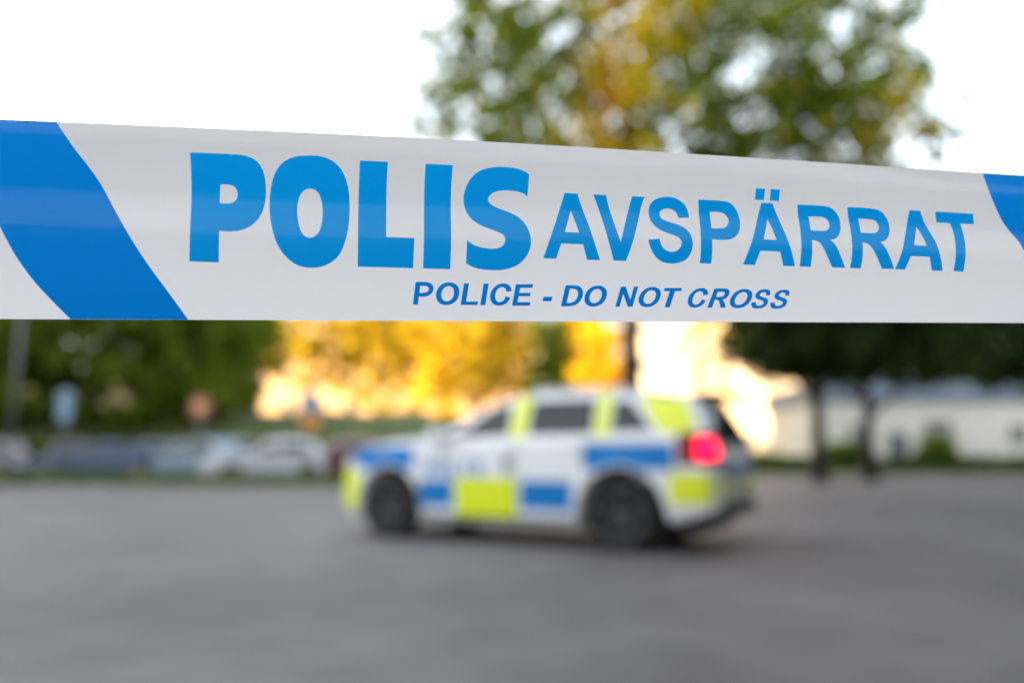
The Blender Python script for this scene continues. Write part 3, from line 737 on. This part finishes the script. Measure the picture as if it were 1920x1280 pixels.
parked('dark blue sedan parked left of the round red sign', 262, 27.4, R(205), 'sedan', paint('paint_navy', (.025, .05, .12)))
parked('grey estate car parked behind the round red sign, next to the dark blue sedan', 330, 30.5, R(195), 'estate', paint('paint_silver_dark', (.13, .16, .20)))
parked('silver blue estate car parked between the round red sign and the blue and orange sign', 428, 26.8, R(160), 'estate', paint('paint_silver', (.18, .25, .31)))
parked('white hatchback parked under the blue and orange sign', 562, 27.8, R(215), 'hatch', paint('paint_white', (.50, .52, .55)))
parked('dark red car parked just beyond the bonnet of the police car', 690, 29.5, R(195), 'hatch', paint('paint_red', (.13, .02, .025)))
parked('light grey car parked behind the police car windscreen', 790, 31.0, R(165), 'estate', paint('paint_light', (.28, .29, .30)))

# ------------------------------------------------------------------ street furniture
M_post = mat('galvanised', (.17, .18, .19), .5, (.13, .14, .15), 8, metal=.5)
def post(name, label, cat, px, d, h, r=.035, group=None):
    t = tag(empty(name, (gx(px, d), d, 0)), label, cat, group)
    MB().tube([(0, 0, -.05), (0, 0, h)], r, 12).build('post', M_post, t, True); return t
d = 24.0
t = post('parking_sign', 'pale blue rectangular parking sign on a grey post at the far left', 'sign', 117, d, 2.95)
M_sblue = mat('sign_blue', (.20, .33, .43), .4); M_swhite = mat('sign_white', (.75, .75, .75), .4); M_sred = mat('sign_red', (.46, .14, .12), .4)
M_sor = mat('sign_orange', (.62, .26, .05), .4); M_syel = mat('sign_yellow', (.75, .6, .1), .4)
f = MB().box(-.20, .20, -.075, -.045, 1.95, 2.85, .01).build('sign_panel', M_sblue, t)
t = post('round_sign', 'round red sign with yellow centre on a thin post between the parked cars', 'sign', 372, d, 2.65)
lt = MB().lathe([(.001, -.03), (.31, -.03), (.31, 0), (.001, 0)], 32); o = lt.build('sign_disc', M_sred, t); o.location = (0, -.05, 2.38)
o2 = MB().lathe([(.001, -.036), (.13, -.036), (.13, -.031)], 32).build('sign_face', M_syel, o)
t = post('direction_sign', 'pale blue sign above an orange panel on a tall post', 'sign', 581, d, 3.35)
MB().box(-.27, .27, -.075, -.045, 2.22, 2.78, .01).build('sign_panel', M_sblue, t); MB().box(-.27, .27, -.075, -.045, 1.66, 2.18, .01).build('sign_panel', M_sor, t)
t = post('lamp_post', 'tall grey street lamp post at the left edge', 'street lamp', 18, 25.0, 7.0, .055)
arm = MB().tube([(0, 0, 7.0), (.05, -.4, 7.25), (.05, -1.1, 7.35)], [.05, .045, .04], 10).build('arm', M_post, t, True)
MB().box(-.13, .23, -1.75, -1.0, 7.28, 7.40, .04).build('lamp_head', M_post, arm, True)

# ------------------------------------------------------------------ the barrier tape
TOPX = [-2600, -1400, -600, 0, 107, 400, 720, 1000, 1500, 1760, 1920, 2600, 3600, 4800]
TOPY = [150, 172, 202, 224.5, 229, 241.5, 256, 270.5, 301.5, 319, 329, 372, 430, 500]
BOTX = [-2600, -1400, 0, 350, 1000, 1500, 1920, 2600, 3600, 4800]
BOTY = [570, 586, 598, 599.5, 602.5, 604, 605.5, 610, 640, 700]
def cr(xs, ys, x):                # smooth curve through the traced edge
    x = float(x); k = max(0, min(len(xs) - 2, int(np.searchsorted(xs, x)) - 1)); x0, x1 = xs[k], xs[k + 1]; t = (x - x0) / (x1 - x0)
    def sl_(i):
        a = max(0, i - 1); b = min(len(xs) - 1, i + 1); return (ys[b] - ys[a]) / (xs[b] - xs[a])
    m0 = sl_(k) * (x1 - x0); m1 = sl_(k + 1) * (x1 - x0)
    return (2 * t ** 3 - 3 * t * t + 1) * ys[k] + (t ** 3 - 2 * t * t + t) * m0 + (-2 * t ** 3 + 3 * t * t) * ys[k + 1] + (t ** 3 - t * t) * m1
def tape_pt(px, py, off=0.0):
    yt, yb = cr(TOPX, TOPY, px), cr(BOTX, BOTY, px); 
    if off: py = min(max(py, yt + .25), yb - .25)
    v = 2 * (py - yt) / (yb - yt) - 1
    vv = v - .08 + .10 * (px - 960) / 960 * 0
    D = .3865 + .024 * (px - 960) / 960 + .0155 * (abs(vv) ** 2.2)
    D += .0006 * math.sin(px / 210.0 + 1.3 * v) + .0004 * math.sin(px / 90.0)
    return Vector((0, 0, CAMH)) + ray(px, py) * (D - off)
M_film = film_mat('tape_film', (.93, .925, .93), .52, .10, .6)
M_print = film_mat('tape_print', (.001, .43, .98), .40, .10, .25)
M_print2 = film_mat('tape_stripe_print', (.001, .32, .90), .40, .10, .22)
tp = tag(empty('barrier_tape', tape_pt(960, 602)), 'white plastic police barrier tape with blue stripes and lettering stretched across the foreground', 'barrier tape')
def tape_mesh(name, loops, m, off, step=7.0):
    pts = []; ed = []
    for lp in loops:
        den = []
        for i in range(len(lp)):
            a = np.array(lp[i]); b = np.array(lp[(i + 1) % len(lp)]); n = max(1, int(np.linalg.norm(b - a) / step))
            den += [tuple(a + (b - a) * q / n) for q in range(n)]
        k0 = len(pts); pts += den; ed += [(k0 + q, k0 + (q + 1) % len(den)) for q in range(len(den))]
    A = np.array(pts); x0, y0 = A.min(0); x1, y1 = A.max(0)
    for x in np.arange(x0 + step / 2, x1, step):
        for y in np.arange(y0 + step / 2, y1, step):
            if inside((x, y), loops): pts.append((float(x), float(y)))
    co, _, fs, *_ = delaunay_2d_cdt([Vector(p) for p in pts], ed, [], 0, 1e-5)
    V = [tape_pt(c_.x, c_.y, off) - tp.location for c_ in co]; Fc = []
    for f in fs:
        c_ = sum((co[q] for q in f), Vector((0, 0))) / len(f)
        if inside(c_, loops): Fc.append(tuple(f))
    o = mesh_obj(name, V, Fc, m, tp, True); return o
# film sheet
V = []; Fc = []
fx = list(np.arange(-2400, -40, 40.0)) + list(np.arange(-40, 1960, 8.0)) + list(np.arange(1960, 4700, 40.0)); NV = 40
for x in fx:
    yt, yb = cr(TOPX, TOPY, x), cr(BOTX, BOTY, x)
    for j in range(NV + 1): V.append(tape_pt(x, yt + (yb - yt) * j / NV) - tp.location)
for i in range(len(fx) - 1):
    for j in range(NV): a = i * (NV + 1) + j; Fc.append((a, a + 1, a + NV + 2, a + NV + 1))
mesh_obj('film', V, Fc, M_film, tp, True)
# stripes
SE = [(106, 228.9), (137.5, 275.6), (169, 316), (190.6, 347.5), (219, 400.6), (250, 454), (281, 500.6), (315.6, 547.5), (353, 599.3)]
SL = [(-118, 220.2), (-86, 268), (-56, 312), (-32, 352), (0, 425), (11, 447), (31, 482), (62.5, 525.6), (94, 560), (132.5, 598.4)]
def run(p): return [(a[0], a[1]) if i in (0, len(p) - 1) else (a[0], a[1], 1) for i, a in enumerate(p)]
stripe = path(run(SE) + run(SL[::-1]))
tape_mesh('blue_stripe', [stripe], M_print2, .00012)
RL = [(1842.5, 324.5), (1855, 360), (1873, 402.5), (1881, 417), (1893.5, 434), (1911, 454), (1920, 470), (1945, 520), (2000, 605.8)]
RR = [(2050, 337.8), (2064, 375), (2084, 415), (2105, 440), (2130, 480), (2160, 530), (2215, 607)]
tape_mesh('blue_stripe', [path(run(RL) + run(RR[::-1]))], M_print2, .00012)
def Z(ox, oy, s, pts): return [((p[0] / s + ox, p[1] / s + oy) + ((1,) if len(p) > 2 else ())) for p in pts]
def c(*a): return a
k1 = (340, 270, 5.3344); k2 = (660, 280, 5.333); k3 = (1000, 340, 6.0); k4 = (1300, 340, 6.0); k5 = (1580, 360, 5.647)
Sm = lambda *pts: [(p[0], p[1], 1) for p in pts]
heavy = {
 'P': [(k1, [(88, 86)] + Sm((97, 250), (102, 450), (98, 650), (88, 850), (84, 1000)) + [(80, 1173), (375, 1184), (377, 868)] + Sm((520, 872), (620, 855), (720, 800), (795, 710), (835, 600), (846, 470), (838, 350), (805, 240), (745, 165), (650, 120), (530, 104))),
       (k1, [(390, 405)] + Sm((480, 407), (535, 430), (564, 495), (546, 560), (490, 592)) + [(385, 587)])],
 'O': [(k1, Sm((1270, 116), (1420, 130), (1540, 190), (1620, 290), (1670, 440), (1683, 620), (1675, 800), (1640, 970), (1570, 1120), (1450, 1210), (1300, 1238), (1160, 1210), (1040, 1120), (950, 980), (900, 800), (883, 640), (892, 470), (930, 310), (1005, 195), (1120, 133))),
       (k1, Sm((1285, 447), (1350, 467), (1395, 545), (1414, 680), (1400, 810), (1360, 900), (1285, 937), (1215, 900), (1175, 800), (1160, 670), (1175, 550), (1220, 470)))],
 'L': [(k2, [(80, 113)] + Sm((70, 350), (62, 650), (60, 900)) + [(57, 1172), (612, 1188), (624, 886), (343, 876)] + Sm((343, 600), (348, 330)) + [(360, 126)])],
 'I': [(k2, [(736, 146)] + Sm((725, 350), (720, 600), (720, 850)) + [(710, 1190), (982, 1198)] + Sm((992, 900), (988, 600), (994, 350)) + [(1010, 158)])],
 'S': [(k2, [(1773, 250), (1755, 472)] + Sm((1690, 432), (1600, 415), (1500, 411), (1420, 430), (1372, 470), (1362, 510), (1390, 550), (1450, 583), (1560, 625), (1660, 675), (1730, 745), (1775, 830), (1790, 920), (1775, 1010), (1725, 1095), (1640, 1165), (1500, 1205), (1330, 1203), (1220, 1180)) + [(1140, 1137), (1152, 905)] + Sm((1220, 955), (1310, 983), (1430, 992), (1500, 968), (1532, 915), (1523, 868), (1480, 835), (1390, 800), (1270, 750), (1190, 690), (1135, 605), (1115, 500), (1135, 390), (1190, 290), (1280, 215), (1400, 182), (1520, 178), (1660, 195)))]}
line2 = {
 'A': [(k3, [(353, 130)] + Sm((300, 300), (220, 550)) + [(110, 865), (257, 870), (315, 698), (560, 708), (605, 882), (750, 886)] + Sm((640, 540), (545, 290)) + [(497, 138)]), (k3, [(422, 325), (355, 570), (515, 575)])],
 'V': [(k3, [(675, 148)] + Sm((730, 300), (800, 510), (860, 720)) + [(903, 890), (1042, 895)] + Sm((1120, 680), (1175, 460), (1215, 280)) + [(1255, 175), (1110, 170)] + Sm((1060, 360),) + [(985, 680)] + Sm((905, 460), (850, 290)) + [(820, 155)])],
 'S': [(k3, [(1752, 410), (1630, 412)] + Sm((1605, 350), (1560, 315), (1500, 306), (1440, 325), (1420, 365), (1440, 415), (1510, 450), (1620, 485), (1710, 530), (1770, 600), (1795, 700), (1775, 800), (1710, 885), (1620, 918), (1550, 924), (1450, 905), (1370, 840), (1320, 750)) + [(1293, 655), (1420, 645)] + Sm((1440, 710), (1480, 765), (1550, 791), (1610, 782), (1655, 740), (1668, 690), (1650, 645), (1590, 610), (1480, 570), (1390, 520), (1320, 440), (1297, 350), (1315, 260), (1380, 200), (1500, 174), (1600, 190), (1690, 250), (1735, 330)))],
 'P': [(k4, [(57, 206)] + Sm((62, 350), (78, 520), (86, 700), (82, 820)) + [(70, 920), (200, 926)] + Sm((213, 790),) + [(213, 650)] + Sm((380, 657), (460, 632), (510, 575), (527, 480), (505, 370), (450, 275), (390, 232), (300, 219))),
       (k4, [(183, 342)] + Sm((300, 347), (350, 365), (392, 420), (394, 470), (365, 512), (325, 526)) + [(205, 527)] + Sm((193, 430),))],
 'Adots': [(k4, [(705, 78), (808, 84), (795, 212), (692, 206)]), (k4, [(872, 88), (976, 94), (962, 222), (860, 215)])],
 'A2': [(k4, [(765, 242)] + Sm((720, 420), (685, 580), (640, 730)) + [(557, 935), (692, 941), (755, 780), (978, 790), (1012, 950), (1143, 955)] + Sm((1110, 800), (1060, 650), (990, 490), (925, 340)) + [(890, 247)]), (k4, [(834, 428), (793, 652), (937, 660)] + Sm((890, 540),))],
 'R1': [(k4, [(1170, 262)] + Sm((1178, 380), (1200, 520), (1215, 680), (1212, 820)) + [(1195, 957), (1320, 961)] + Sm((1338, 800),) + [(1335, 662)] + Sm((1390, 670), (1430, 697), (1475, 770), (1520, 870)) + [(1563, 968), (1708, 972)] + Sm((1660, 840), (1610, 730)) + [(1540, 655)] + Sm((1610, 635), (1650, 570), (1657, 500), (1640, 410), (1600, 345), (1540, 295), (1440, 276))),
        (k4, [(1295, 394)] + Sm((1440, 400), (1490, 415), (1525, 465), (1530, 515), (1505, 548), (1460, 557)) + [(1320, 550)] + Sm((1308, 470),))],
 'R2': [(k5, [(48, 160)] + Sm((60, 270), (88, 430), (100, 560), (97, 690)) + [(77, 803), (190, 808)] + Sm((212, 680),) + [(210, 535)] + Sm((255, 543), (300, 577), (350, 660)) + [(415, 812), (545, 815)] + Sm((510, 710), (460, 600)) + [(400, 528)] + Sm((460, 505), (492, 450), (497, 390), (480, 310), (440, 240), (390, 197), (310, 176))),
        (k5, [(165, 282)] + Sm((290, 290), (345, 305), (378, 350), (382, 390), (360, 426), (320, 435)) + [(192, 430)] + Sm((178, 350),))],
 'A3': [(k5, [(707, 192)] + Sm((680, 340), (655, 500), (625, 640)) + [(553, 816), (660, 822), (725, 678), (922, 685), (943, 831), (1060, 835)] + Sm((1035, 680), (990, 540), (920, 420), (860, 310)) + [(823, 200)]), (k5, [(780, 370), (758, 562), (890, 570)] + Sm((840, 460),))],
 'T': [(k5, [(980, 208)] + Sm((985, 260),) + [(992, 322), (1133, 329)] + Sm((1170, 420), (1195, 560), (1195, 700)) + [(1170, 838), (1278, 842)] + Sm((1300, 700), (1300, 570), (1280, 450)) + [(1243, 334), (1390, 340), (1380, 230)])]}
def build_line(name, D):
    for key, parts in D.items():
        tape_mesh(name, [path(Z(*k, pts)) for k, pts in parts], M_print, .00012, 6.0)
build_line('large_letter', heavy)
build_line('medium_letter', line2)
# small slanted line: glyph, region, left, right at the baseline, slant, (scaled zoom units)
r6 = (760, 510, 4.8); r7 = (1100, 510, 4.8)
small = [('P', r6, 68, 238, 24, 292, 91), ('O', r6, 264, 473, 26, 294, 95), ('L', r6, 498, 650, 30, 296, 101), ('I', r6, 674, 720, 31, 298, 103), ('C', r6, 747, 934, 34, 299, 105), ('E', r6, 960, 1120, 35, 302, 110),
         ('-', r6, 1235, 1315, 9, 262, 222), ('D', r6, 1400, 1575, 43, 306, 120), ('O', r6, 1592, 1790, 45, 308, 124),
         ('N', r7, 257, 413, 52, 312, 131), ('O', r7, 445, 637, 54, 313, 136), ('T', r7, 646, 803, 57, 317, 143), ('C', r7, 885, 1052, 60, 318, 146), ('R', r7, 1085, 1248, 65, 320, 150), ('O', r7, 1262, 1452, 66, 322, 154),
         ('S', r7, 1464, 1616, 66, 325, 157), ('S', r7, 1634, 1787, 68, 327, 161)]
for (ch, rg, xl, xr_, sl2, yb_, yt_) in small:
    loops = []
    for lp in U(ch):
        loops.append([((xl + (xr_ - xl) * u_ + sl2 * v_) / rg[2] + rg[0], (yb_ + (yt_ - yb_) * v_) / rg[2] + rg[1]) for u_, v_ in lp])
    tape_mesh('small_letter', loops, M_print2, .00012, 4.0)
